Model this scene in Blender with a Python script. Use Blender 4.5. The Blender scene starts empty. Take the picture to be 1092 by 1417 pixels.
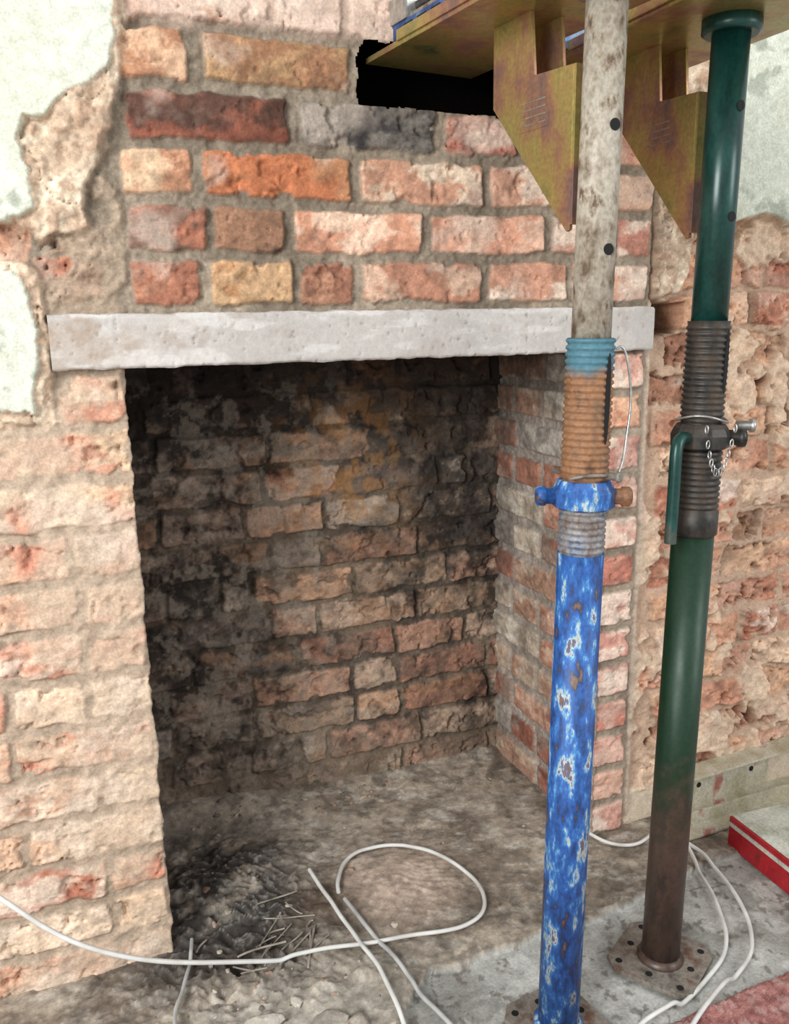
import bpy, bmesh, numpy as np, math, random
from mathutils import Vector, Matrix
rs=np.random.RandomState(7); random.seed(5)
scene=bpy.context.scene
try: scene.view_settings.view_transform='Standard'
except Exception: pass
# ---------------------------------------------------------------- helpers
def lin(c):
    c=np.array(c,dtype=float)/255.
    return np.where(c<=.04045,c/12.92,((c+.055)/1.055)**2.4)
def ds(c,f):
    g=.3*c[0]+.59*c[1]+.11*c[2]; return [x*(1-f)+g*f for x in c]
def L4(c): return tuple(lin(c))+(1,)
LAT=rs.rand(256,256).astype(np.float32)
def vn(u,v,ox=0,oy=0):
    u=u+ox; v=v+oy
    iu=np.floor(u).astype(int); iv=np.floor(v).astype(int)
    fu=u-iu; fv=v-iv; fu=fu*fu*(3-2*fu); fv=fv*fv*(3-2*fv)
    a=LAT[iu&255,iv&255];b=LAT[(iu+1)&255,iv&255];c=LAT[iu&255,(iv+1)&255];d=LAT[(iu+1)&255,(iv+1)&255]
    return (a*(1-fu)+b*fu)*(1-fv)+(c*(1-fu)+d*fu)*fv
def fbm(u,v,s,o=4,seed=0,g=.5):
    t=0;a=1;n=0
    for i in range(o):
        t=t+a*vn(u*s,v*s,seed*13.7+i*31.3,seed*7.1+i*17.9); n+=a; a*=g; s*=2.03
    return t/n
def sm(x,a,b):
    t=np.clip((x-a)/(b-a),0,1); return t*t*(3-2*t)
def gs(u,v,cu,cv,su,sv): return np.exp(-((u-cu)/su)**2-((v-cv)/sv)**2)
def polysd(U,V,P):
    P=np.array(P,float); n=len(P); d=np.full(U.shape,1e9); ins=np.zeros(U.shape,bool)
    for i in range(n):
        a=P[i];b=P[(i+1)%n]; e=b-a
        wx=U-a[0]; wy=V-a[1]; t=np.clip((wx*e[0]+wy*e[1])/(e@e+1e-12),0,1)
        d=np.minimum(d,(wx-e[0]*t)**2+(wy-e[1]*t)**2)
        c=((a[1]>V)!=(b[1]>V))
        if abs(e[1])>1e-9: ins^=c&(U<e[0]*(V-a[1])/e[1]+a[0])
    d=np.sqrt(d); return np.where(ins,-d,d)
def mixc(C,col,m):
    col=np.asarray(col); return C*(1-m[...,None])+col*m[...,None]
def link(ob,parent=None):
    bpy.context.collection.objects.link(ob)
    if parent: ob.parent=parent
    return ob
def empty(name,loc=(0,0,0)):
    e=bpy.data.objects.new(name,None); e.location=loc; link(e); return e
def grid_mesh(name,P,C,mask=None):
    nu,nv=P.shape[:2]
    idx=np.arange(nu*nv).reshape(nu,nv)
    q=np.stack([idx[:-1,:-1],idx[1:,:-1],idx[1:,1:],idx[:-1,1:]],-1).reshape(-1,4)
    if mask is not None:
        m=mask.reshape(-1); q=q[~m[q].any(1)]
    me=bpy.data.meshes.new(name)
    me.vertices.add(nu*nv); me.vertices.foreach_set("co",P.reshape(-1).astype(np.float32))
    me.loops.add(q.size); me.loops.foreach_set("vertex_index",q.reshape(-1).astype(np.int32))
    me.polygons.add(len(q)); me.polygons.foreach_set("loop_start",(np.arange(len(q))*4).astype(np.int32))
    me.polygons.foreach_set("use_smooth",np.ones(len(q),bool))
    me.update(calc_edges=True)
    at=me.color_attributes.new("Col",'FLOAT_COLOR','POINT')
    cc=np.ones((nu*nv,4),np.float32); cc[:,:3]=np.clip(C.reshape(-1,3),0.004,.9)
    at.data.foreach_set("color",cc.reshape(-1))
    me.validate()
    return me
# ---------------------------------------------------------------- materials
def newmat(name):
    m=bpy.data.materials.new(name); m.use_nodes=True
    nt=m.node_tree; b=nt.nodes["Principled BSDF"]; return m,nt,b
def nd(nt,t,**k):
    n=nt.nodes.new(t)
    for a,v in k.items():
        if a in n.inputs: n.inputs[a].default_value=v
        else: setattr(n,a,v)
    return n
def ramp(nt,stops):
    r=nt.nodes.new("ShaderNodeValToRGB"); e=r.color_ramp.elements
    while len(e)<len(stops): e.new(.5)
    for i,(p,c) in enumerate(stops): e[i].position=p; e[i].color=c
    return r
def g1(v): return (v,v,v,1)
def mul(nt,a,b,fac=1.0,mode='MULTIPLY'):
    n=nt.nodes.new("ShaderNodeMix"); n.data_type='RGBA'; n.blend_type=mode
    n.inputs[0].default_value=fac; nt.links.new(a,n.inputs[6])
    if isinstance(b,tuple): n.inputs[7].default_value=b
    else: nt.links.new(b,n.inputs[7])
    return n
def masonry(name,rough=.92,bump=.22,bs=260,var=.2):
    m,nt,b=newmat(name); l=nt.links
    a=nd(nt,"ShaderNodeAttribute",attribute_name="Col")
    tc=nd(nt,"ShaderNodeTexCoord")
    n1=nd(nt,"ShaderNodeTexNoise",Scale=bs,Detail=5.0,Roughness=.65); l.new(tc.outputs["Object"],n1.inputs["Vector"])
    n2=nd(nt,"ShaderNodeTexNoise",Scale=60.0,Detail=7.0,Roughness=.72); l.new(tc.outputs["Object"],n2.inputs["Vector"])
    r1=ramp(nt,[(.32,g1(1-var)),(.68,g1(1+var*.8))]); l.new(n1.outputs[0],r1.inputs[0])
    r2=ramp(nt,[(.32,g1(1-var)),(.68,g1(1+var*.8))]); l.new(n2.outputs[0],r2.inputs[0])
    x=mul(nt,a.outputs["Color"],r1.outputs[0]); y=mul(nt,x.outputs[2],r2.outputs[0]); l.new(y.outputs[2],b.inputs["Base Color"])
    b.inputs["Roughness"].default_value=rough
    b.inputs["Specular IOR Level"].default_value=.3
    ad=nd(nt,"ShaderNodeMath",operation='ADD'); l.new(n1.outputs[0],ad.inputs[0]); l.new(n2.outputs[0],ad.inputs[1])
    bp=nd(nt,"ShaderNodeBump",Strength=bump,Distance=.004); l.new(ad.outputs[0],bp.inputs["Height"]); l.new(bp.outputs[0],b.inputs["Normal"])
    return m
def paintmetal(name,cols,scale=30,metal=.3,rough=.5,zs=None,stretch=(1,1,.5),bump=.15,detail=8):
    m,nt,b=newmat(name); l=nt.links
    tc=nd(nt,"ShaderNodeTexCoord"); mp=nd(nt,"ShaderNodeMapping"); mp.inputs["Scale"].default_value=stretch
    l.new(tc.outputs["Object"],mp.inputs[0])
    n=nd(nt,"ShaderNodeTexNoise",Scale=float(scale),Detail=float(detail),Roughness=.62); l.new(mp.outputs[0],n.inputs["Vector"])
    r=ramp(nt,[(p,L4(c)) for p,c in cols]); l.new(n.outputs[0],r.inputs[0])
    out=r.outputs[0]
    if zs:
        sx=nd(nt,"ShaderNodeSeparateXYZ"); l.new(tc.outputs["Object"],sx.inputs[0])
        n3=nd(nt,"ShaderNodeTexNoise",Scale=40.0,Detail=6.0); l.new(tc.outputs["Object"],n3.inputs["Vector"])
        for (z0,z1,c,amp) in zs:
            ma=nd(nt,"ShaderNodeMath",operation='MULTIPLY_ADD'); l.new(n3.outputs[0],ma.inputs[0]); ma.inputs[1].default_value=amp; l.new(sx.outputs[2],ma.inputs[2])
            mr=nd(nt,"ShaderNodeMapRange"); l.new(ma.outputs[0],mr.inputs[0]); mr.inputs[1].default_value=z0+amp*.5; mr.inputs[2].default_value=z1+amp*.5
            mx=nt.nodes.new("ShaderNodeMix"); mx.data_type='RGBA'; l.new(mr.outputs[0],mx.inputs[0]); l.new(out,mx.inputs[6]); mx.inputs[7].default_value=L4(c); out=mx.outputs[2]
    n4=nd(nt,"ShaderNodeTexNoise",Scale=180.0,Detail=4.0); l.new(tc.outputs["Object"],n4.inputs["Vector"])
    r4=ramp(nt,[(.3,g1(.8)),(.7,g1(1.15))]); l.new(n4.outputs[0],r4.inputs[0])
    y=mul(nt,out,r4.outputs[0]); l.new(y.outputs[2],b.inputs["Base Color"])
    rr=nd(nt,"ShaderNodeMapRange"); l.new(n.outputs[0],rr.inputs[0]); rr.inputs[1].default_value=.35; rr.inputs[2].default_value=.7; rr.inputs[3].default_value=rough*.8; rr.inputs[4].default_value=min(1,rough*1.3); l.new(rr.outputs[0],b.inputs["Roughness"])
    b.inputs["Metallic"].default_value=metal
    bp=nd(nt,"ShaderNodeBump",Strength=bump,Distance=.002); l.new(n.outputs[0],bp.inputs["Height"]); l.new(bp.outputs[0],b.inputs["Normal"])
    return m
M_wall=masonry("brickwork_mat"); M_floor=masonry("dusty_hearth_mat",bump=.35,bs=200)
M_conc=masonry("concrete_mat",bump=.14,bs=320,var=.09)
# ---------------------------------------------------------------- brick painter
class Relief:
    tone=(1,1,1); sat=.0
    def __init__(s,u0,u1,v0,v1,res,seed):
        s.u=np.arange(u0,u1+res*.5,res); s.v=np.arange(v0,v1+res*.5,res)
        s.U,s.V=np.meshgrid(s.u,s.v,indexing='ij'); s.seed=seed; s.res=res
        U,V=s.U,s.V
        s.N1=fbm(U,V,28,4,seed)-.5; s.N2=fbm(U,V,28,4,seed+1)-.5
        s.NF=fbm(U,V,160,3,seed+2)-.5; s.NM=fbm(U,V,60,4,seed+3)-.5; s.NL=fbm(U,V,9,5,seed+4)
        s.H=-.007+.008*s.NM+.004*s.NF; s.C=np.zeros(U.shape+(3,)); s.BM=np.zeros(U.shape)
    def mortar(s,c1,c2):
        s.C=mixc(np.ones(s.U.shape+(3,))*lin(c1),lin(c2),sm(s.NL+s.NM*.4,.4,.6)); s.C*=(1+.6*s.NF+.45*s.NM)[...,None]
    def brick(s,u0,u1,v0,v1,col,col2=None,mix=.7,prot=0.,warp=.012,edge=.003,rough=.003,tilt=.003,chip=.3):
        m=.012; i0,i1=np.searchsorted(s.u,[u0-m,u1+m]); j0,j1=np.searchsorted(s.v,[v0-m,v1+m])
        if i1-i0<3 or j1-j0<3: return
        col=[a*b for a,b in zip(ds(col,s.sat),s.tone)]
        if col2 is not None: col2=[a*b for a,b in zip(ds(col2,s.sat),s.tone)]
        sl=(slice(i0,i1),slice(j0,j1)); U=s.U[sl];V=s.V[sl]
        a=random.uniform(-.012,.012); cu,cv=(u0+u1)/2,(v0+v1)/2; hu,hv=(u1-u0)/2,(v1-v0)/2; r=.005
        x=U-cu+(V-cv)*a+s.N1[sl]*warp; y=V-cv-(U-cu)*a+s.N2[sl]*warp
        dx=np.abs(x)-hu+r; dy=np.abs(y)-hv+r
        sd=np.hypot(np.maximum(dx,0),np.maximum(dy,0))+np.minimum(np.maximum(dx,dy),0)-r+s.NF[sl]*.003
        ro=random.uniform(0,200)
        n=fbm(U*.75,V*1.25,22,6,ro,.62); n2=fbm(U,V,90,3,ro+5); n5=fbm(U,V,35,4,ro+9); n6=fbm(U*.7,V,45,5,ro+14,.65)
        sd=sd+.02*chip*sm(n5,.60,.78)*sm(sd,-.016,-.002)
        w=1-sm(sd,-edge,edge*.5)
        c=np.ones(U.shape+(3,))*lin(col)
        if col2 is not None: c=mixc(c,lin(col2),sm(n,.44,.62)*mix)
        c=c*(1+.7*(n2-.5)+1.1*(n6-.5)+.3*(n-.5))[...,None]
        c=mixc(c,c*.5,sm(n2,.70,.78)*.6)
        c=mixc(c,lin((84,64,54)),sm(n6,.62,.74)*.35*chip**.5)
        h=prot+random.uniform(-tilt,tilt)*(U-cu)/hu*.6+rough*(n-.5)*2+s.NF[sl]*.002-rough*sm(n2,.68,.8)-.012*chip*sm(n5,.6,.72)+rough*(n6-.5)
        s.H[sl]=s.H[sl]*(1-w)+h*w; s.C[sl]=s.C[sl]*(1-w[...,None])+c*w[...,None]; s.BM[sl]=np.maximum(s.BM[sl],w)
# ================================================================ FRONT WALL
R=Relief(-.62,1.62,-.02,1.78,.0026,3); U,V=R.U,R.V
R.mortar((150,137,120),(126,114,99))
OR=(212,124,80);PK=(210,148,128);SAL=(218,156,128);BUFF=(210,170,130);RED=(172,98,74);DRED=(126,70,56);WH=(228,208,192);PKR=(194,122,104);PEACH=(224,178,146)
rowA=[(-.012,.088,(164,106,84),(184,126,100)),(.1,.225,(194,140,98),(204,166,128)),(.234,.318,(156,106,86),(190,140,112)),(.332,.54,(188,132,108),(214,178,156)),(.553,.70,(198,144,120),WH),(.712,.868,(206,154,132),WH)]
rowB=[(-.01,.1,(176,112,88),(112,82,70)),(.108,.214,(158,116,92),(52,46,40)),(.228,.437,(212,150,122),(234,200,178)),(.45,.655,(216,154,128),(228,188,166)),(.668,.785,(206,154,134),WH),(.796,.872,(200,138,120),WH)]
rowC=[(-.012,.086,(206,148,116),(222,190,158)),(.097,.32,(204,122,82),(184,130,94)),(.334,.543,(204,150,124),(230,210,188)),(.556,.768,(212,160,136),WH),(.78,.872,(216,162,132),PEACH)]
rowD=[(.0,.226,(144,84,66),(80,58,50)),(.242,.46,(64,60,62),(120,114,108)),(.474,.60,(178,112,96),(206,174,158)),(.607,.70,PKR,PK),(.712,.872,PEACH,PK)]
rowE=[(-.012,.086,(194,138,106),(212,174,144)),(.108,.322,(162,116,86),(188,148,108)),(.61,.675,PK,PEACH),(.83,.872,PEACH,PK)]
R.tone=(.965,.96,.935); R.sat=.11
for z,row in ((1.05,rowA),(1.124,rowB),(1.199,rowC),(1.273,rowD),(1.349,rowE)):
    for a,b,c,c2 in row: R.brick(a+.001,b-.002,z+.004,z+.064,c,c2,.85,.0,warp=.012,chip=random.uniform(.1,.55))
for k in range(4):
    z=1.425+.075*k; x=-.02
    while x<.87:
        w=random.choice([.1,.215,.215]); c=random.choice([(206,168,148),(200,158,138),(214,186,168)])
        R.brick(x,min(x+w,.87),z,z+.066,c,(222,204,190),.8,.004,warp=.03,rough=.010,chip=1); x+=w+.011
for (a,b,z0,z1,c) in ((-.135,-.05,1.06,1.12,(190,124,100)),(-.2,-.14,1.11,1.165,(200,146,120)),(-.13,-.02,1.125,1.15,(156,132,112)),(-.16,-.08,1.17,1.2,(184,126,102)),(-.1,-.02,1.3,1.34,(204,162,132))):
    R.brick(a,b,z0,z1,c,(176,148,126),.6,-.004,warp=.03,rough=.012,chip=1)
# left pier
R.tone=(.975,.965,.945); R.sat=.06
pier=[(224,192,162),(228,200,174),(214,168,142),(230,206,182),(206,150,126),(196,128,104),(226,188,160),(216,174,148),(202,142,118)]
k=0; z=.89
while z>-.07:
    off=[.0,.11][k%2]; x=-.675+off
    while x<-.03:
        w=random.choice([.1,.215,.215]) 
        if x+w>-.06: w=-.032-x
        c=random.choice(pier)
        if w>.03: R.brick(x,x+w,z+.005,z+.066,c,random.choice([(232,210,190),(198,134,112),(208,182,158)]),.85,.0+random.uniform(-.003,.003),warp=.018,rough=.0045,chip=.8)
        x+=w+.011
    z-=.075; k+=1
R.tone=(.98,.97,.95); R.sat=.12
for k in range(13):
    z=.003+k*.0745
    c,c2=random.choice([((206,144,130),WH),((198,128,110),(214,166,148)),((214,160,144),WH),((206,136,108),PEACH),((192,122,104),PK)])
    R.brick(.79,.866,z+.005,z+.064,c,c2,.85,.0,warp=.012)
# right wall : old irregular brickwork
R.tone=(.99,.98,.965); R.sat=.08
rc=[(212,164,132),(202,146,118),(220,180,148),(188,126,102),(228,196,168),(206,152,126),(216,170,136),(192,138,112),(176,112,90)]
for k in range(24):
    z=.075+k*.071+.0; x=.895+random.uniform(0,.05)
    while x<1.62:
        w=random.choice([.1,.1,.16,.215,.07]); big=random.random()<.12
        R.brick(x,x+w,z+.003,z+.064+random.uniform(-.003,.002),random.choice(rc),random.choice(rc+[WH]),.85,-.02+random.uniform(-.012,.010)-(.016 if big else 0),warp=.024,rough=.008,tilt=.016,chip=1.4)
        x+=w+.009
rw=sm(U,.872,.886)
mort=(1-R.BM)*rw
R.C=mixc(R.C,lin((196,166,142)),mort*.85); R.H-=.019*mort
rem=sm(fbm(U,V,10,5,333),.56,.62)*rw; R.H=R.H*(1-rem)+(-.010+.014*R.NM)*rem; R.C=mixc(R.C,lin((216,192,166))*(1+.5*R.NM+.4*R.NF)[...,None],rem*.75)
# slurry over left pier and edges
pz=(1-sm(V,.93,.97))*(1-sm(U,-.03,-.02))
sl=sm(fbm(U,V,7,5,21)+.28*gs(U,V,-.085,.25,.05,.35),.5,.62)*pz
R.H=R.H*(1-.6*sl)+(.001+.012*R.NM)*.6*sl; R.C=mixc(R.C,lin((196,178,156))*(1+.5*R.NM)[...,None],sl*.65)
R.C=mixc(R.C,lin((178,158,138))*(1+.6*R.NM)[...,None],pz*(1-R.BM)*.8); R.H+=.001*pz*(1-R.BM)
dust=sm(fbm(U,V,12,5,41),.5,.68)*.42*(1-rw*.4)
R.C=mixc(R.C,lin((216,200,184)),dust*R.BM)
topz=sm(V+.02*R.N1,1.412,1.432)*(1-rw)*sm(fbm(U,V,15,5,43),.35,.55); R.C=mixc(R.C,lin((206,180,164))*(1+.6*R.NM)[...,None],topz*.65); R.H=R.H*(1-.6*topz)+.006*.6*topz
mb=np.clip(sm(U,-.17,-.13)*(1-sm(U,-.02,-.008+.0*V))*sm(V,.95,.97),0,1)*sm(fbm(U,V,16,4,50),.38,.5)
R.C=mixc(R.C,lin((158,140,121))*(1+.6*R.NM+.5*R.NF)[...,None],mb*.85); R.H=R.H*(1-.6*mb)+mb*.6*(.004+.02*R.NM)
bb=(1-sm(V+R.NM*.03,.07,.085))*rw
R.C=mixc(R.C,lin((206,190,168)),bb); R.H=R.H*(1-bb)+(-.012)*bb
je=gs(U,V,.884,.5,.010,9)*(1-sm(V,1.04,1.06)); R.C=mixc(R.C,lin((186,168,150)),je*.9); R.H=R.H*(1-je)+(-.01+.01*R.NM)*je
crev_shade=sm(-R.H+.0*U,.026,.044)*rw+sm(-R.H,.012,.024)*(1-rw)*.6; R.C=mixc(R.C,lin((108,84,68)),np.clip(crev_shade,0,1)*.5)  # deep joints and hollows tinted darker: crevice shade put into the colour
# plaster
wob=.022*R.N1+.014*R.NM+.004*R.NF
und=polysd(U,V,[(-.9,2),(.012,2),(.012,1.443),(-.004,1.36),(-.010,1.319),(-.028,1.273),(-.052,1.226),(-.064,1.18),(-.05,1.152),(-.12,1.137),(-.15,1.165),(-.9,1.15)])+wob
p1=polysd(U,V,[(-.9,2),(0,2),(-.001,1.441),(-.008,1.389),(-.022,1.353),(-.05,1.329),(-.082,1.314),(-.1,1.297),(-.13,1.293),(-.14,1.267),(-.126,1.223),(-.126,1.178),(-.17,1.164),(-.9,1.16)])+wob*.8
p2=polysd(U,V,[(-.9,1.1),(-.176,1.1),(-.148,1.095),(-.143,1.058),(-.137,1.0),(-.155,.913),(-.197,.915),(-.9,.9)])+wob*.8
u2=p2-.016+.01*R.N2
und2=polysd(U,V,[(.878,2),(.878,1.22),(.884,1.06),(.93,1.06),(.952,1.1),(.958,1.19),(1.0,1.175),(1.106,1.2),(1.182,1.176),(1.9,1.19),(1.9,2)])+wob*.8
p3=polysd(U,V,[(.99,2),(.985,1.42),(.965,1.3),(.975,1.195),(1.03,1.185),(1.106,1.207),(1.182,1.183),(1.9,1.2),(1.9,2)])+wob*.5
for sd,base,amp in ((und,.010,.018),(u2,.010,.014),(und2,.008,.018)):
    w=1-sm(sd,-.004,.003); crk=1-sm(np.abs(fbm(U,V,14,4,70)-.5),.0,.012)
    R.H=R.H*(1-w)+(base+amp*R.NM+.026*R.N1-.006*crk)*w
    c=mixc(np.ones(U.shape+(3,))*lin((196,172,148)),lin((222,204,180)),sm(R.N2,-.1,.15)); c=mixc(c,lin((176,144,120)),sm(R.NM,.08,.2)*.7); c=mixc(c,lin((120,98,80)),crk*.5); c*=(1+.8*R.NF)[...,None]
    R.C=R.C*(1-w[...,None])+c*w[...,None]
for sd in (p1,p2,p3):
    w=1-sm(sd,-.003,.002); R.H=R.H*(1-w)+(.019+.002*R.N1)*w
    c=mixc(np.ones(U.shape+(3,))*lin((212,216,200)),lin((202,204,184)),sm(fbm(U,V,10,4,61),.5,.65)*.6)
    c=mixc(c,lin((146,152,138)),sm(fbm(U,V,26,5,62),.58,.70)*sm(fbm(U,V,5,3,63),.40,.56)*.7)
    R.C=R.C*(1-w[...,None])+c*w[...,None]
pk=(1-sm(polysd(U,V,[(.89,.985),(.955,.99),(.958,1.05),(.888,1.05)])+wob*.5,-.004,.003)); R.H-=.07*pk; R.C=mixc(R.C,lin((100,72,56)),pk*.75)
XL,XR,ZT=-.03,.785,.967
edge=.010*R.N1+.006*R.NM
el=np.take_along_axis(edge,np.full((1,edge.shape[1]),int(np.searchsorted(R.u,XL))),0)
er=np.take_along_axis(edge,np.full((1,edge.shape[1]),int(np.searchsorted(R.u,XR))),0)*.25
dl=U-(XL+el); dr=(XR+er)-U; low_=V<ZT
mask=(dl>.030)&(dr>.012)&low_
Ux=U.copy(); Yadd=np.zeros(U.shape)
s1=(dl>0)&(dl<=.034)&low_; Ux=np.where(s1,XL+el+.15*R.NF*.01,Ux); Yadd=np.where(s1,dl*1.6,Yadd)
s2=(dr>0)&(dr<=.016)&low_; Ux=np.where(s2,XR+er,Ux); Yadd=np.where(s2,dr*.8,Yadd)
hole1=polysd(U,V,[(.336,1.34),(.60,1.337),(.60,1.418),(.345,1.424),(.332,1.40)])+.6*edge+.004*R.NF
hole2=polysd(U,V,[(.68,1.342),(.825,1.342),(.825,1.42),(.68,1.42)])+.6*edge
mask|=(hole1<0)|(hole2<0)
P=np.stack([Ux,-R.H+Yadd,V],-1)
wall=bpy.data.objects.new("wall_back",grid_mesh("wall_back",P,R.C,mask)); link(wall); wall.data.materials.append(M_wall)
def boxmesh(name,lo,hi,mat,parent=None,open_face=None,bevel=0,col=None):
    bm=bmesh.new(); r=bmesh.ops.create_cube(bm,size=1)
    for v in bm.verts: v.co=Vector([(lo[i]+hi[i])/2+v.co[i]*(hi[i]-lo[i]) for i in range(3)])
    if open_face:
        fs=[f for f in bm.faces if f.normal.dot(Vector(open_face))>.9]; bmesh.ops.delete(bm,geom=fs,context='FACES')
    if bevel: bmesh.ops.bevel(bm,geom=bm.edges[:],offset=bevel,segments=2,affect='EDGES',profile=.7)
    me=bpy.data.meshes.new(name); bm.to_mesh(me); bm.free(); me.materials.append(mat)
    ob=bpy.data.objects.new(name,me); link(ob,parent); return ob
M_dark,nt,b=newmat("dark_void_mat")  # near-black lining for the wall pockets and firebox closing boxes
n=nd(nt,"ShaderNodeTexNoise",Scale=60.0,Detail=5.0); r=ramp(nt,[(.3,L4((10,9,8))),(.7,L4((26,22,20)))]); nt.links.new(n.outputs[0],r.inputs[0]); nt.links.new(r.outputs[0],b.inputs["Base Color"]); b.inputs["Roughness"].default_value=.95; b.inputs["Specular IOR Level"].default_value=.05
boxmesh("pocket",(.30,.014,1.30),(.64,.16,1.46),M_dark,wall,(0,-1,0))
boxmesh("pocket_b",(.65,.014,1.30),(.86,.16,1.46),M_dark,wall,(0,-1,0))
# ================================================================ FIREBOX
D=.396
F=Relief(-.06,.81,-.02,1.3,.0026,33); U,V=F.U,F.V
F.mortar((120,106,90),(84,74,64))
F.sat=.05
fc=[(156,118,96),(168,134,108),(144,108,90),(140,126,112),(174,140,116),(130,112,98),(160,112,88)]
for k in range(17):
    z=-.005+k*.0747; x=-.06-random.choice([.02,.12])+.11*(k%2)
    while x<.81:
        w=random.choice([.215,.215,.1,.16,.215])
        if random.random()<.10: w=.055
        cx=x+w/2
        c=random.choice(fc)
        if cx<.27: c=tuple(.3*a+.7*b for a,b in zip(c,random.choice([(140,130,118),(118,110,102),(154,142,130),(100,92,86)])))
        elif cx>.50 and z>.45: c=random.choice([(92,80,70),(116,100,86),(78,70,64),(146,122,102)])
        elif z<.5: c=random.choice([(184,144,120),(174,134,112),(162,138,116),(180,154,132),(190,150,120),(156,114,94)])
        if w<.06: c=(176,162,144)
        F.brick(x,x+w,z+.003,z+.0668,c,random.choice([(178,156,134),(108,92,80),(146,112,86),(88,78,72)]),.75,random.uniform(-.004,.003),warp=.016,rough=.0035,tilt=.004,chip=.7)
        x+=w+.010
N=fbm(U,V,11,5,77,.6); Nb=fbm(U,V,40,5,80,.62)
s=1.25*sm(V,.74,.92)+.85*gs(U,V,.67,.74,.15,.24)+.5*gs(U,V,.02,.74,.12,.28)+.65*gs(U,V,.76,.35,.05,.4)+.45*gs(U,V,.12,.52,.14,.05)+.35*gs(U,V,.4,.62,.12,.05)-.45*gs(U,V,.43,.72,.09,.12)+.35*gs(U,V,.08,.28,.14,.22)+.05-.25*gs(U,V,.42,.25,.2,.2)
s=np.clip(s+(N-.5)*2.3+(Nb-.5)*2.4,0,1)
s=np.clip(s+(1-F.BM)*.18*sm(V,.3,.7),0,1)
F.C=mixc(F.C,lin((33,29,27)),s*.88)
og=gs(U,V,.44,.72,.12,.16)*sm(fbm(U,V,34,5,78),.42,.6); F.C=mixc(F.C,lin((172,124,72)),og*.55)
ash=sm(fbm(U,V,30,6,79,.65),.5,.62)*(1-.8*sm(U,.3,.5))*(1-sm(V,.86,.95)); F.C=mixc(F.C,lin((160,150,136)),ash*.42)
low=(1-sm(V+F.NM*.1,.02,.16)); F.C=mixc(F.C,lin((134,116,98)),low*.5); F.H+=.010*low
fb=empty("brick_firebox")
o=link(bpy.data.objects.new("fireback",grid_mesh("fireback",np.stack([U,D-F.H,V],-1),F.C)),fb); o.data.materials.append(M_wall)
K=Relief(.0,.42,-.02,1.3,.0026,55); U,V=K.U,K.V
K.tone=(.96,.96,.94); K.sat=.12
K.mortar((166,155,144),(144,133,122))
for k in range(17):
    z=.0+k*.0747
    js=[[-.002,.103,.21,.42],[-.002,.215,.33,.43]][k%2]
    if k%4==2: js=[-.002,.103,.318,.43]
    for a,b_ in zip(js[:-1],js[1:]):
        c,c2=random.choice([((172,108,88),(192,134,110)),((180,118,96),(206,170,148)),((150,140,132),(194,182,172)),((192,174,156),(214,204,190)),((158,98,80),(146,126,112)),((176,134,112),(196,174,154)),((180,120,98),(154,104,86))])
        K.brick(a+.005,b_-.008,z+.006,z+.063,c,c2,.85,.0,warp=.008,rough=.002,chip=.15)
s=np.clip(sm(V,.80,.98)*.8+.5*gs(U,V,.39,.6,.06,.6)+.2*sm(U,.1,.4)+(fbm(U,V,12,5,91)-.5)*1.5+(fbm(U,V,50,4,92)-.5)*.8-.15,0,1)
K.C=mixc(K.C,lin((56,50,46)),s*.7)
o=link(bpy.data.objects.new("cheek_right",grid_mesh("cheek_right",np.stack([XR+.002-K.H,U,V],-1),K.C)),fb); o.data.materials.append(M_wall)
K2=Relief(.035,.42,-.02,1.3,.006,56); U,V=K2.U,K2.V; K2.mortar((110,98,86),(80,70,62))
for k in range(17):
    js=[[0,.103,.318,.43],[0,.215,.43]][k%2]
    for a,b_ in zip(js[:-1],js[1:]): K2.brick(a+.004,b_-.006,k*.0747+.004,k*.0747+.066,random.choice(fc),(90,80,72),.7,0)
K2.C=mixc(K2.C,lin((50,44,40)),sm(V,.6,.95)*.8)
o=link(bpy.data.objects.new("cheek_left",grid_mesh("cheek_left",np.stack([XL-.010+K2.H,U,V],-1),K2.C)),fb); o.data.materials.append(M_wall)
boxmesh("light_block_cap",(-.2,.17,1.24),(.95,.5,1.29),M_dark,fb)  # unseen lid added to shut world light out of the firebox
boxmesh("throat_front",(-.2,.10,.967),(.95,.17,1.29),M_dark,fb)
boxmesh("back_mass",(-.25,.43,-.05),(1.0,.5,1.29),M_dark,fb)  # unseen backing added so no light leaks in behind the fireback
# ================================================================ LINTEL
ux=np.arange(-.125,.8735,.0025); prof=[(.10,.967),(.0,.967),(-.011,.9675),(-.0138,.970),(-.0145,.99),(-.0145,1.005),(-.0145,1.02),(-.0145,1.038),(-.012,1.042),(.0,1.043),(.1,1.043)]
pr=np.array([p for i in range(len(prof)-1) for p in (np.linspace(prof[i],prof[i+1],7)[:-1])]+[prof[-1]])
UU=np.repeat(ux[:,None],len(pr),1); YY=np.repeat(pr[None,:,0],len(ux),0); ZZ=np.repeat(pr[None,:,1],len(ux),0)
n=fbm(UU,ZZ*1.0+YY,40,5,101)-.5; n2=fbm(UU,ZZ+YY,170,3,102)-.5; n3=fbm(UU*.5,ZZ+YY,14,4,103)
pit=sm(n2,.25,.32)
edg=sm(np.abs(ZZ-1.005),.031,.038)
YY2=YY+.0010*n+.0010*n2+.002*pit+.004*edg*(fbm(UU,ZZ,60,4,106)-.4); ZZ2=ZZ+.005*(fbm(UU,YY,60,5,104)-.5)*edg
C=mixc(np.ones(UU.shape+(3,))*lin((184,179,174)),lin((200,196,191)),sm(n3,.4,.6)); C=mixc(C,lin((160,143,128)),(1-sm(UU,-.1,.15))*.6*sm(n3+n,.3,.6)+.25*sm(n,.10,.22)); C=mixc(C,lin((140,130,121)),pit*.5)
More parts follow.
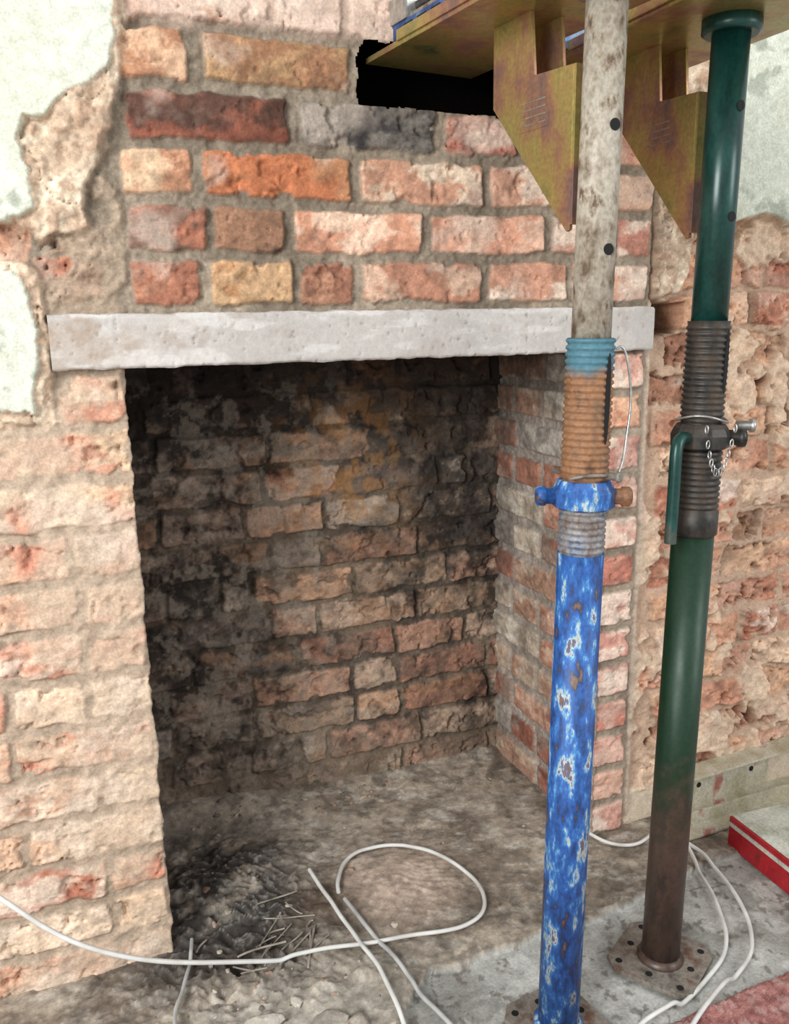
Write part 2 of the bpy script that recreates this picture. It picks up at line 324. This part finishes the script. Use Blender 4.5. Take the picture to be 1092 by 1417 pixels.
C=mixc(C,lin((216,213,209)),sm(fbm(UU*.25,ZZ,50,4,107),.55,.65)*.5)
lt=link(bpy.data.objects.new("concrete_lintel",grid_mesh("concrete_lintel",np.stack([UU,YY2,ZZ2],-1),C))); lt.data.materials.append(M_conc)
# ================================================================ FLOOR
def edgeline(x): return np.interp(x,[-.7,-.05,.2,.27,.35,.42,.545,.66,.779,.88,1.157,1.7],[-.5,-.42,-.34,-.27,-.20,-.215,-.193,-.20,-.18,-.165,-.153,-.15])
def terrain(x,y):
    e=y-edgeline(x)+.03*(fbm(x,y,14,4,201)-.5)+.012*(fbm(x,y,60,3,202)-.5)
    w=sm(e,-.002,.004)
    n=fbm(x,y,18,5,203)-.5; nf=fbm(x,y,80,4,204)-.5; rid=np.abs(fbm(x+.05*n,y+.05*nf,20,3,205)-.5)*2; rid2=np.abs(fbm(x*1.6+y*.8,y-.3*x,34,3,206)-.5)*2
    left=np.clip(gs(x,y,.08,.12,.17,.17)+gs(x,y,.05,-.10,.2,.10),0,1)
    h=.006+.008*n+.0025*nf
    h=h+.045*gs(x,y,.03,.40,.26,.09)+.022*gs(x,y,.06,.14,.13,.12)+.016*gs(x,y,.38,.03,.10,.07)+.02*gs(x,y,.8,.42,.5,.05)
    h=h+left*(.018*(.22-rid)+.010*(.2-rid2)+.005*nf)
    pl=sm(fbm(x,y,11,3,207),.48,.52)*gs(x,y,.12,-.22,.24,.11); h=h+.009*pl
    rip=gs(x,y,.42,-.0,.10,.07)*.0010*np.sin((x*.4+y)*380+30*n); h=h+rip
    flat=-.004+.003*n+.0015*nf
    return h*w+flat*(1-w),w,n,nf,rid,left,rid2,pl
x=np.arange(-.62,1.62,.003); y=np.arange(-.62,.42,.003); X,Y=np.meshgrid(x,y,indexing='ij')
Hh,w,n,nf,rid,left,rid2,pl=terrain(X,Y)
C=mixc(np.ones(X.shape+(3,))*lin((166,154,138)),lin((128,116,102)),sm(fbm(X,Y,9,5,210),.42,.6))
C=mixc(C,lin((192,186,174)),sm(fbm(X*.6+Y*.5,Y,40,5,217,.65),.54,.66)*.5)
C=mixc(C,lin((88,78,70)),sm(fbm(X,Y,24,5,218,.65),.55,.68)*.55)
C=mixc(C,lin((200,176,158)),gs(X,Y,.38,.02,.12,.09)*.8)
dk=np.clip(gs(X,Y,.07,.14,.16,.18)*1.2*sm(fbm(X,Y,20,4,211),.28,.52)+1.0*gs(X,Y,.05,-.02,.16,.08),0,1)
C=mixc(C,lin((66,62,59)),dk*.9)
C=mixc(C,lin((184,178,166)),gs(X,Y,.1,-.22,.24,.09)*.8); C=mixc(C,lin((44,39,36)),sm(rid2,.12,.35)*left*.6*dk)
C=mixc(C,lin((176,172,164)),(1-sm(rid2,.02,.08))*left*.5)
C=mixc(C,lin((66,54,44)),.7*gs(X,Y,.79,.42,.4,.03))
C=mixc(C,lin((90,72,56)),.7*gs(X,Y,.24,.02,.05,.05))
C=mixc(C,lin((54,47,41)),.8*gs(X,Y,.05,-.05,.13,.035))  # brown dirt plus the dark shadow by the left jamb, put into the colour
C*=(1+1.0*nf+.5*n)[...,None]
CF=mixc(np.ones(X.shape+(3,))*lin((172,172,166)),lin((148,147,140)),sm(fbm(X,Y,8,5,212),.42,.62)); CF=mixc(CF,lin((200,200,194)),sm(fbm(X,Y,22,5,213),.55,.66)*.6); CF=mixc(CF,lin((104,98,88)),sm(fbm(X,Y,60,3,214),.66,.74)*.7)
crk=1-sm(np.abs(fbm(X,Y,5,4,215)-.5),.0,.006); CF=mixc(CF,lin((88,82,74)),crk*.7)
C=CF*(1-w[...,None])+C*w[...,None]
fl=link(bpy.data.objects.new("floor",grid_mesh("floor",np.stack([X,Y,Hh],-1),C))); fl.data.materials.append(M_floor)
def th(x,y): return float(terrain(np.array([x]),np.array([y]))[0][0])
def thm(x,y,r=.006): return max(th(x,y),th(x+r,y),th(x-r,y),th(x,y+r),th(x,y-r))
M_fl2,nt,b=newmat("screed_mat"); n_=nd(nt,"ShaderNodeTexNoise",Scale=12.0,Detail=6.0); r=ramp(nt,[(.3,L4((140,136,126))),(.7,L4((176,172,160)))]); nt.links.new(n_.outputs[0],r.inputs[0]); nt.links.new(r.outputs[0],b.inputs["Base Color"]); b.inputs["Roughness"].default_value=.9
boxmesh("screed_slab",(-2.5,-3.2,-.08),(3.,.6,-.03),M_fl2,fl)
# carpet
x=np.arange(-.6,1.62,.004); y=np.arange(-1.0,-.385,.004); X,Y=np.meshgrid(x,y,indexing='ij')
ed=-.432+.054*(X-.65)+.008*(fbm(X,Y,10,4,220)-.5)
t=sm(ed-Y,0,.008); hh=-.012+t*(.02+.007*(fbm(X,Y,220,2,221)-.5)+.004*(fbm(X,Y,60,2,222)-.5))
C=mixc(np.ones(X.shape+(3,))*lin((194,136,128)),lin((168,110,104)),sm(fbm(X,Y,150,3,223),.4,.6)); C=mixc(C,lin((212,176,168)),sm(fbm(X,Y,90,4,224),.6,.7)*.7)
cp=link(bpy.data.objects.new("pink_carpet",grid_mesh("pink_carpet",np.stack([X,Y,hh],-1),C))); cp.data.materials.append(masonry("carpet_mat",bump=.9,bs=500,var=.3))
# rubble
bm=bmesh.new(); cl=bm.verts.layers.float_color.new("Col")
def chunk(x,y,s,col,flat=.6):
    z=th(x,y); r=bmesh.ops.create_icosphere(bm,subdivisions=2,radius=1); rot=Matrix.Rotation(random.uniform(0,6.3),3,'Z')@Matrix.Rotation(random.uniform(-.3,.3),3,'X')
    sc=(random.uniform(.7,1.5),random.uniform(.5,1),random.uniform(.3,flat)); c=lin(col)*random.uniform(.75,1.15)
    pl=[(Vector((random.gauss(0,1),random.gauss(0,1),random.gauss(0,1))).normalized(),random.uniform(.5,.85)) for _ in range(9)]
    for v in r['verts']:
        p=v.co.copy()
        for nn,dd in pl:
            q=p.dot(nn)
            if q>dd: p-=nn*(q-dd)
        p=Vector([p[i]*s*sc[i] for i in range(3)]); v.co=rot@p+Vector((x,y,z+s*sc[2]*.4)); v[cl]=(c[0],c[1],c[2],1)
rcx=[(168,158,142),(132,124,114),(186,176,160),(112,104,96),(180,156,138),(160,130,112)]
for i in range(150):
    q=random.random()
    if q<.3: x_,y_=random.gauss(.1,.1),random.gauss(-.17,.06)
    elif q<.4: x_,y_=random.gauss(.08,.08),random.gauss(.1,.1)
    elif q<.8: x_,y_=random.uniform(0,.5),random.gauss(.34,.02)
    else: x_,y_=random.uniform(0,.76),random.uniform(-.15,.36)
    if x_<0 and y_>-.03: continue
    if not(-.2<x_<.76 and y_<.37 and y_>edgeline(x_)+.01): continue
    chunk(x_,y_,abs(random.gauss(0,.003))+.002,random.choice(rcx))
for (x_,y_,s) in ((.07,-.21,.026),(.13,-.18,.020),(.17,-.235,.026),(.1,-.26,.022)):
    chunk(x_,y_,s,random.choice([(186,180,168),(168,160,148)]),.35)
me=bpy.data.meshes.new("rubble_pile"); bm.to_mesh(me); bm.free(); me.materials.append(M_floor); rb=link(bpy.data.objects.new("rubble_pile",me))
# ================================================================ generic metal builders
def lathe(name,prof,mat,parent=None,seg=48,loc=(0,0,0),rot=None,smooth=True):
    bm=bmesh.new(); rings=[]
    for r,z in prof: rings.append([bm.verts.new((r*math.cos(2*math.pi*i/seg),r*math.sin(2*math.pi*i/seg),z)) for i in range(seg)])
    for a,b_ in zip(rings[:-1],rings[1:]):
        for i in range(seg): bm.faces.new((a[i],a[(i+1)%seg],b_[(i+1)%seg],b_[i]))
    bm.faces.new(rings[0][::-1]); bm.faces.new(rings[-1])
    for f in bm.faces: f.smooth=smooth and len(f.verts)==4
    me=bpy.data.meshes.new(name); bm.to_mesh(me); bm.free(); me.materials.append(mat)
    ob=bpy.data.objects.new(name,me); ob.location=loc
    if rot: ob.rotation_euler=rot
    link(ob,parent); return ob
def extr(name,poly,thick,mat,parent=None,M=Matrix(),bevel=.001):
    bm=bmesh.new(); vs=[bm.verts.new((p[0],p[1],-thick/2)) for p in poly]; f=bm.faces.new(vs)
    r=bmesh.ops.extrude_face_region(bm,geom=[f]) 
    for v in r['geom']:
        if isinstance(v,bmesh.types.BMVert): v.co.z+=thick
    bmesh.ops.recalc_face_normals(bm,faces=bm.faces[:])
    if bevel: bmesh.ops.bevel(bm,geom=bm.edges[:],offset=bevel,segments=2,affect='EDGES',profile=.7)
    me=bpy.data.meshes.new(name); bm.to_mesh(me); bm.free(); me.transform(M); me.materials.append(mat)
    ob=bpy.data.objects.new(name,me); link(ob,parent); return ob
def wire(name,pts,r,mat,parent=None,cyc=False,res=12):
    cu=bpy.data.curves.new(name,'CURVE'); cu.dimensions='3D'; cu.bevel_depth=r; cu.bevel_resolution=4; cu.resolution_u=res; cu.use_fill_caps=True
    sp=cu.splines.new('NURBS'); sp.points.add(len(pts)-1)
    for p,q in zip(sp.points,pts): p.co=(*q,1)
    sp.order_u=4; sp.use_endpoint_u=not cyc; sp.use_cyclic_u=cyc
    cu.materials.append(mat)
    o=bpy.data.objects.new(name+"_c",cu); link(o,None)
    dg=bpy.context.evaluated_depsgraph_get(); me=bpy.data.meshes.new_from_object(o.evaluated_get(dg)); bpy.data.objects.remove(o)
    for p in me.polygons: p.use_smooth=True
    ob=bpy.data.objects.new(name,me); link(ob,parent); return ob
def thread(r,z0,z1,pitch=.0085,dep=.0022):
    out=[];z=z0
    while z<z1:
        out+=[(r-dep,z),(r-dep,z+pitch*.2),(r,z+pitch*.4),(r,z+pitch*.75),(r-dep,z+pitch*.95)]; z+=pitch
    return out
M_blue=paintmetal("blue_paint_mat",[(.32,(116,92,78)),(.365,(84,68,62)),(.385,(30,56,100)),(.46,(36,80,146)),(.53,(44,96,166)),(.575,(78,138,190)),(.60,(158,176,178)),(.625,(190,188,172)),(.645,(52,92,150)),(.68,(120,94,80)),(.74,(84,66,58))],scale=58,metal=.03,rough=.55,stretch=(1,1,.38))
M_inner=paintmetal("splattered_steel_mat",[(.34,(106,90,74)),(.43,(150,139,122)),(.52,(174,166,152)),(.58,(154,142,124)),(.64,(96,78,62))],scale=45,metal=.1,rough=.6,stretch=(1,1,.6))
M_rust=paintmetal("rusty_thread_mat",[(.35,(104,74,54)),(.5,(150,108,76)),(.65,(120,94,74))],scale=40,metal=.2,rough=.65,zs=[(.955,.97,(78,120,134),.03)])
M_greyb=paintmetal("grey_blue_thread_mat",[(.35,(84,96,118)),(.5,(140,140,142)),(.65,(110,92,82))],scale=50,metal=.3,rough=.55)
M_green=paintmetal("green_paint_mat",[(.35,(12,42,38)),(.5,(20,60,54)),(.62,(30,74,68)),(.67,(70,76,68))],scale=26,metal=.2,rough=.32,stretch=(1,1,.3),bump=.06)
M_greenL=paintmetal("green_rust_mat",[(.35,(66,54,48)),(.5,(86,68,58)),(.65,(58,50,44))],scale=30,metal=.15,rough=.42,zs=[(.22,.36,(22,52,34),.22)],stretch=(1,1,.4),bump=.12)
M_dthr=paintmetal("dark_thread_mat",[(.35,(42,42,40)),(.5,(66,62,58)),(.65,(80,68,58))],scale=40,metal=.5,rough=.5)
M_steel=paintmetal("worn_steel_mat",[(.35,(110,104,96)),(.5,(150,142,130)),(.65,(110,86,66))],scale=30,metal=.5,rough=.5)
M_silver=paintmetal("galvanised_mat",[(.35,(150,150,148)),(.65,(196,194,188))],scale=60,metal=.8,rough=.35)
M_hole,nt,b=newmat("drilled_hole_mat"); b.inputs["Base Color"].default_value=(.004,.004,.004,1); b.inputs["Roughness"].default_value=.9
M_zinc=paintmetal("yellow_passivated_mat",[(.34,(120,124,84)),(.44,(166,152,92)),(.52,(168,142,92)),(.59,(158,118,96)),(.66,(132,106,98))],scale=9,metal=.6,rough=.34,stretch=(1,1,.8),bump=.02,detail=3)
M_bplate=paintmetal("baseplate_mat",[(.35,(96,86,78)),(.5,(140,134,124)),(.65,(104,78,64))],scale=30,metal=.2,rough=.6)
def leaning(name,base,top):
    e=empty(name,base); d=(Vector(top)-Vector(base)).normalized()
    q=Vector((0,0,1)).rotation_difference(d); e.rotation_euler=q.to_euler(); return e
def baseplate(parent,s,ang,mat):
    h=s/2;c=.02; poly=[(-h+c,-h),(h-c,-h),(h,-h+c),(h,h-c),(h-c,h),(-h+c,h),(-h,h-c),(-h,-h+c)]
    extr("base_plate",poly,.007,mat,parent,Matrix.Rotation(ang,4,'Z')@Matrix.Translation((0,0,.0035)),.0012)
    for i,(a,b_) in enumerate(((-1,-1),(1,-1),(1,1),(-1,1),(0,-1),(1,0),(0,1),(-1,0))):
        p=Matrix.Rotation(ang,3,'Z')@Vector((a*(h-.02),b_*(h-.02),.0072)); lathe("bolt_hole_%d"%i,[(.0055,-.0004),(.0055,.0004)],M_hole,parent,16,p)
# ---- blue prop
bp_=leaning("blue_acrow_prop",(.478,-.372,.0),(.503,-.370,1.40))
lathe("outer_tube",[(.030,.006),(.030,.73)],M_blue,bp_)
lathe("weld_collar",[(.036,.006),(.036,.010),(.031,.016)],M_blue,bp_)
lathe("lower_thread",[(.029,.725)]+thread(.0305,.73,.795),M_greyb,bp_)
lathe("upper_thread",[(.029,.79)]+thread(.0305,.80,.998)+[(.026,1.0)],M_rust,bp_)
lathe("inner_tube",[(.0243,.98),(.0243,1.396)],M_inner,bp_)
lathe("head_plate",[(.045,1.393),(.05,1.394),(.05,1.402)],M_steel,bp_,8)
lathe("nut",[(.033,.789),(.040,.792),(.041,.812),(.037,.818),(.033,.826)],M_blue,bp_,10,smooth=False)
for sgn in (-1,1):
    lathe("nut_lug_%d"%(sgn+2),[(.010,.030),(.0105,.033),(.0105,.048),(.013,.049),(.013,.058),(.010,.061)],M_blue if sgn<0 else M_rust,bp_,14,(0,0,.804),(0,sgn*math.pi/2,-.42))
wire("pin_wire",[(.026,-.018,.99),(.034,-.02,1.0),(.046,-.02,.965),(.052,-.02,.92),(.046,-.02,.88),(.036,-.03,.845),(.02,-.036,.83)],.0016,M_silver,bp_)
wire("pin_loop",[(-.034,-.02,.832),(-.02,-.034,.838),(0,-.036,.836),(.02,-.03,.835),(.034,-.02,.832)],.0022,M_bplate,bp_)
lathe("locking_pin",[(.005,-.045),(.005,.045),(.007,.046),(.007,.05)],M_bplate,bp_,12,(0,0,.834),(math.pi/2,0,.5))
lathe("thread_slot",[(.004,-.0006),(.004,.0006)],M_hole,bp_,20,(.008,-.0296,.93),(math.pi/2,0,.2)).scale=(1,14,1)
for i,z in enumerate((1.107,1.245)): lathe("pin_hole_%d"%i,[(.0068,-.0006),(.0068,.0006)],M_hole,bp_,24,(.002,-.0243,z),(math.pi/2,0,0))
baseplate(bp_,.13,.15,M_bplate)
# ---- green prop
gp=leaning("green_acrow_prop",(.704,-.322,.0),(.739,-.309,1.385))
lathe("outer_tube",[(.030,.006),(.030,.72)],M_greenL,gp)
lathe("weld_collar",[(.037,.006),(.037,.010),(.031,.018)],M_greenL,gp)
lathe("lower_sleeve",[(.030,.715),(.0335,.72),(.0335,.752)]+thread(.0325,.755,.835)+[(.03,.84)],M_dthr,gp)
lathe("upper_thread",[(.0285,.84)]+thread(.0300,.87,1.012)+[(.029,1.02)],M_dthr,gp)
lathe("inner_tube",[(.0245,1.0),(.0245,1.392)],M_green,gp)
lathe("head_plate",[(.034,1.384),(.038,1.387),(.038,1.402)],M_green,gp,24)
lathe("nut",[(.034,.842),(.040,.845),(.041,.862),(.037,.872),(.033,.878)],M_dthr,gp,10,smooth=False)
wire("nut_handle",[(-.03,-.01,.858),(-.045,-.02,.862),(-.058,-.026,.862),(-.066,-.03,.852),(-.068,-.032,.83),(-.067,-.032,.79),(-.067,-.032,.74),(-.067,-.032,.715)],.0085,M_green,gp)
lathe("nut_lug",[(.011,.030),(.011,.052),(.014,.053),(.014,.062)],M_dthr,gp,14,(0,0,.858),(0,math.pi/2,-.42))
lathe("pin_head",[(.007,.05),(.007,.068),(.010,.069),(.010,.074)],M_silver,gp,14,(0,-.0,.875),(0,math.pi/2,-.42))
wire("pin_ring",[(.037*math.cos(a),.037*math.sin(a),.886+.006*math.sin(a*2)) for a in np.linspace(0,2*math.pi,12,endpoint=False)],.0017,M_silver,gp,True)
for i in range(13):
    t=i/12; px_=-.026+.05*t; z_=.874-.062*math.sin(math.pi*t)**.8; a=0 if i%2 else math.pi/2
    c=Vector((px_,-.041,z_)); wire("chain_link_%d"%i,[(c.x+.0030*math.cos(b_)*math.cos(a),c.y+.0030*math.cos(b_)*math.sin(a),c.z+.0060*math.sin(b_)) for b_ in np.linspace(0,2*math.pi,8,endpoint=False)],.0010,M_silver,gp,True,4)
lathe("thread_slot",[(.004,-.0006),(.004,.0006)],M_hole,gp,20,(.010,-.0285,.965),(math.pi/2,0,.3)).scale=(1,11,1)
for i,z in enumerate((1.156,1.294)): lathe("pin_hole_%d"%i,[(.0066,-.0006),(.0066,.0006)],M_hole,gp,24,(.003,-.0245,z),(math.pi/2,0,0.1))
baseplate(gp,.14,.55,M_bplate)
# ---- strongboys (built about the prop axis, +y points at the wall)
def strongboy(name,px,py,w,dx,ang,deep):
    e=empty(name,(px,py,0)); e.rotation_euler=(0,0,ang); z=1.4025
    h=w/2; L=-py+deep
    extr("plate",[(-h,L),(h,L),(h,-.07),(h-.03,-.10),(-h+.03,-.10),(-h,-.07)],.008,M_zinc,e,Matrix.Translation((0,0,z+.004)),.0012)
    for s in (-1,1): boxmesh("plate_lip_%d"%(s+2),(s*h-.003,-.05,z+.006),(s*h+.003,-py-.05,z+.020),M_zinc,e,None,.001)
    MX=Matrix(((0,0,1,0),(1,0,0,0),(0,1,0,0),(0,0,0,1)))
    y0,y1=.036,.200
    web=[(y0,1.134),(y0+.006,1.132),(y1,1.303),(y1,z),(y1-.080,z),(y1-.088,1.326),(y0,1.322)]
    for j,xx in enumerate((dx,dx+.048)):
        extr("gusset_%d"%j,web,.005,M_zinc,e,Matrix.Translation((xx,0,0))@MX,.0008)
    boxmesh("gusset_flange",(dx-.002,y0-.004,1.14),(dx+.05,y0+.001,1.322),M_zinc,e,None,.0008)
    boxmesh("label_panel",(dx-.0032,y0+.045,1.262),(dx-.002,y0+.105,1.305),M_zinc,e,None,.0003)
    for j in range(4): boxmesh("label_line_%d"%j,(dx-.0036,y0+.05,1.268+j*.009),(dx-.0028,y0+.1,1.2695+j*.009),M_steel,e)
    return e
sb1=strongboy("strongboy_wall_support",.503,-.370,.19,-.014,math.radians(7),.05)
sb2=strongboy("strongboy_wall_support",.738,-.309,.215,-.016,math.radians(1),.07)
# ---- adjustable clamp / packing standing on the plate
M_brail=paintmetal("blue_rail_mat",[(.35,(30,60,110)),(.5,(60,96,150)),(.65,(120,140,160))],scale=25,metal=.4,rough=.4)
rl=empty("steel_packing_clamp",(.503,-.370,0)); rl.rotation_euler=(0,0,math.radians(7))
zb=1.4112
boxmesh("clamp_body",(-.092,.12,zb),(-.050,.340,zb+.022),M_brail,rl,None,.002)
boxmesh("clamp_bar",(-.088,.05,zb+.022),(-.058,.350,zb+.028),M_steel,rl,None,.001)
boxmesh("clamp_jaw",(-.094,.30,zb+.022),(-.04,.345,zb+.055),M_silver,rl,None,.003)
boxmesh("clamp_jaw_b",(-.093,.20,zb+.022),(-.04,.225,zb+.05),M_brail,rl,None,.003)
for i in range(5): boxmesh("clamp_slot_%d"%i,(-.0932,.14+i*.036,zb+.006),(-.0918,.163+i*.036,zb+.016),M_hole,rl)
lathe("clamp_screw",thread(.007,0,.16,.004,.001),M_dthr,rl,20,(-.072,.15,zb+.04),(-math.pi/2,0,0))
boxmesh("cross_rail",(-.03,.25,zb),(.34,.285,zb+.03),M_brail,rl,None,.002)
# ================================================================ cables
def simple(name,a,b2,ro,sc=60.):
    m,nt,b=newmat(name); n_=nd(nt,"ShaderNodeTexNoise",Scale=sc,Detail=4.0); r=ramp(nt,[(.3,L4(a)),(.7,L4(b2))]); nt.links.new(n_.outputs[0],r.inputs[0]); nt.links.new(r.outputs[0],b.inputs["Base Color"]); b.inputs["Roughness"].default_value=ro; return m
M_cab=simple("white_cable_mat",(192,190,184),(226,226,222),.45)
M_cabg=simple("grey_cable_mat",(150,150,148),(190,190,186),.5)
def onfloor(pts,dz=.006):
    out=[]
    for x,y in pts:
        z=max(thm(x,y),-.003)+dz
        if y<-.418+.054*(x-.65) and x<1.6: z=max(z,.019)
        out.append((x,y,z))
    return out
def dens(p,n=4):
    p=np.array(p,float); out=[]
    for i in range(len(p)-1):
        p0=p[max(i-1,0)];p1=p[i];p2=p[i+1];p3=p[min(i+2,len(p)-1)]
        for k in range(n):
            t=k/n; out.append(.5*((2*p1)+(-p0+p2)*t+(2*p0-5*p1+4*p2-p3)*t*t+(-p0+3*p1-3*p2+p3)*t**3))
    out.append(p[-1]); return [tuple(q) for q in out]
wire("white_cable",[(-.40,-.085,.40),(-.33,-.09,.32),(-.265,-.1,.252),(-.214,-.12,.199),(-.151,-.14,.155),(-.053,-.13,.094),(.068,-.113,.045)]+onfloor(dens([(.12,-.105),(.19,-.099),(.333,-.127),(.434,-.141),(.49,-.115),(.51,-.049),(.488,.03),(.43,.105),(.362,.126),(.310,.106),(.275,.053),(.265,.02)]),.008),.0036,M_cab)
wire("white_cable",onfloor(dens([(.234,.1),(.245,-.0),(.26,-.114),(.268,-.2),(.265,-.29),(.262,-.37)]),.009),.0036,M_cab)
wire("grey_cable",onfloor(dens([(.27,-.0),(.288,-.108),(.300,-.17),(.311,-.238),(.325,-.29),(.34,-.36)]),.008),.0036,M_cabg)
wire("grey_cable",onfloor(dens([(.0,.0),(-.01,-.046),(-.03,-.1),(-.05,-.155),(-.052,-.24)]),.010),.003,M_cabg)
wire("white_cable",onfloor(dens([(.98,.06),(.971,.0),(.909,-.046),(.852,-.064),(.807,-.042),(.79,.0)]),.008),.0034,M_cab)
wire("white_cable",onfloor(dens([(.955,-.03),(.943,-.103),(.915,-.17),(.896,-.226),(.868,-.28),(.840,-.324),(.80,-.360),(.749,-.385),(.70,-.405),(.655,-.418),(.589,-.43),(.54,-.45)]),.007),.0036,M_cab)
wire("white_cable",onfloor(dens([(.94,-.08),(.950,-.15),(.935,-.23),(.900,-.31),(.85,-.37),(.79,-.402),(.73,-.425),(.67,-.452),(.60,-.49)]),.010),.0036,M_cab)
M_stick=simple("stick_mat",(110,100,88),(180,172,158),.9,80.)
kn=empty("kindling_sticks")
for i in range(18):
    cx_,cy_=random.gauss(.13,.05),random.gauss(-.055,.04); a=random.gauss(.5,.6) ; l_=random.uniform(.01,.045)
    p=[(cx_+math.cos(a)*l_*t,cy_+math.sin(a)*l_*t+.006*random.uniform(-1,1)) for t in (-1,-.3,.3,1)]
    if min(q[0] for q in p)<-.01: continue
    wire("stick_%d"%i,[(q[0],q[1],thm(*q)+.001+.003*random.random()) for q in p],random.uniform(.0008,.0020),M_stick,kn,False,4)
# ================================================================ steel at the right
M_chan=paintmetal("dusty_channel_mat",[(.35,(160,150,120)),(.5,(184,177,154)),(.60,(198,193,175)),(.68,(170,110,98))],scale=14,metal=.1,rough=.5)
def orient(name,a,b_):
    a=Vector(a);b_=Vector(b_); d=b_-a; e=empty(name,a); e.rotation_euler=(0,0,math.atan2(d.y,d.x)); return e,d.length
e,L=orient("steel_channel",(1.0,-.0,.008),(1.56,.03,.008))
boxmesh("web",(0,-.002,0),(L,.003,.10),M_chan,e,None,.001); boxmesh("top_flange",(0,-.045,.095),(L,.0,.10),M_chan,e,None,.001); boxmesh("bottom_flange",(0,-.045,0),(L,.0,.005),M_chan,e,None,.001)
for i in range(3): lathe("web_hole_%d"%i,[(.006,-.0006),(.006,.0006)],M_hole,e,20,(.06+i*.15,-.0022,.05),(math.pi/2,0,0))
e,L=orient("steel_angle_section",(.905,-.075,.010),(1.5,-.062,.010))
boxmesh("leg_flat",(0,-.02,0),(L,.02,.005),M_chan,e,None,.001); boxmesh("leg_upright",(0,.015,0),(L,.02,.032),M_chan,e,None,.001)
M_red=paintmetal("red_paint_mat",[(.35,(140,20,30)),(.6,(172,30,40)),(.75,(116,34,34))],scale=20,metal=.1,rough=.35)
M_pale=paintmetal("pale_dusty_paint_mat",[(.35,(150,152,136)),(.5,(182,186,172)),(.65,(198,200,188))],scale=20,metal=.1,rough=.5)
rb_=empty("red_steel_beam_offcut",(1.03,-.125,.0)); rb_.rotation_euler=(0,0,-1.62-.0)
boxmesh("top_flange",(0,-.0,.058),(.5,.22,.066),M_pale,rb_,None,.001)
boxmesh("side_web",(0,-.004,.004),(.5,.003,.066),M_red,rb_,None,.001)
boxmesh("bottom_flange",(0,-.0,-.001),(.5,.22,.006),M_red,rb_,None,.001)
boxmesh("end_stiffener",(.002,.0,.006),(.008,.21,.058),M_pale,rb_,None,.001)
boxmesh("edge_strip",(0,-.006,.048),(.5,-.004,.056),M_pale,rb_)
# ================================================================ LIGHT
w_=bpy.data.worlds.new("daylight_world"); scene.world=w_; w_.use_nodes=True; bg=w_.node_tree.nodes["Background"]; bg.inputs[0].default_value=(.925,.965,1,1); bg.inputs[1].default_value=.72
def area(name,loc,tgt,size,power,col):
    l=bpy.data.lights.new(name,'AREA'); l.shape='RECTANGLE'; l.size=size[0]; l.size_y=size[1]; l.energy=power; l.color=col
    o=bpy.data.objects.new(name,l); o.location=loc; o.rotation_euler=(Vector(tgt)-Vector(loc)).to_track_quat('-Z','Y').to_euler(); link(o); return o
area("window_light",(-2.1,-2.0,1.8),(.4,0,.5),(1.2,1.5),116,(1,.995,.985))
area("right_fill_light",(2.6,-2.6,1.9),(.6,0,.6),(1.0,1.4),42,(1,.99,.98))  # added fill lamp from the front right, not a known window
# ================================================================ CAMERA
f,cx,cy,cz,yaw,pit,rol=1187.765,-.1332,-1.284,1.0347,.379,.2254,-.0165
Fv=Vector((math.sin(yaw)*math.cos(pit),math.cos(yaw)*math.cos(pit),-math.sin(pit))); Rv=Vector((math.cos(yaw),-math.sin(yaw),0)); Uv=Rv.cross(Fv)
R2=Rv*math.cos(rol)+Uv*math.sin(rol); U2=-Rv*math.sin(rol)+Uv*math.cos(rol)
cam=bpy.data.cameras.new("camera"); cam.sensor_fit='VERTICAL'; cam.sensor_height=36; cam.lens=f/1417*36; cam.clip_start=.02
co=bpy.data.objects.new("camera",cam); link(co)
co.matrix_world=Matrix(((R2.x,U2.x,-Fv.x,cx),(R2.y,U2.y,-Fv.y,cy),(R2.z,U2.z,-Fv.z,cz),(0,0,0,1)))
scene.camera=co
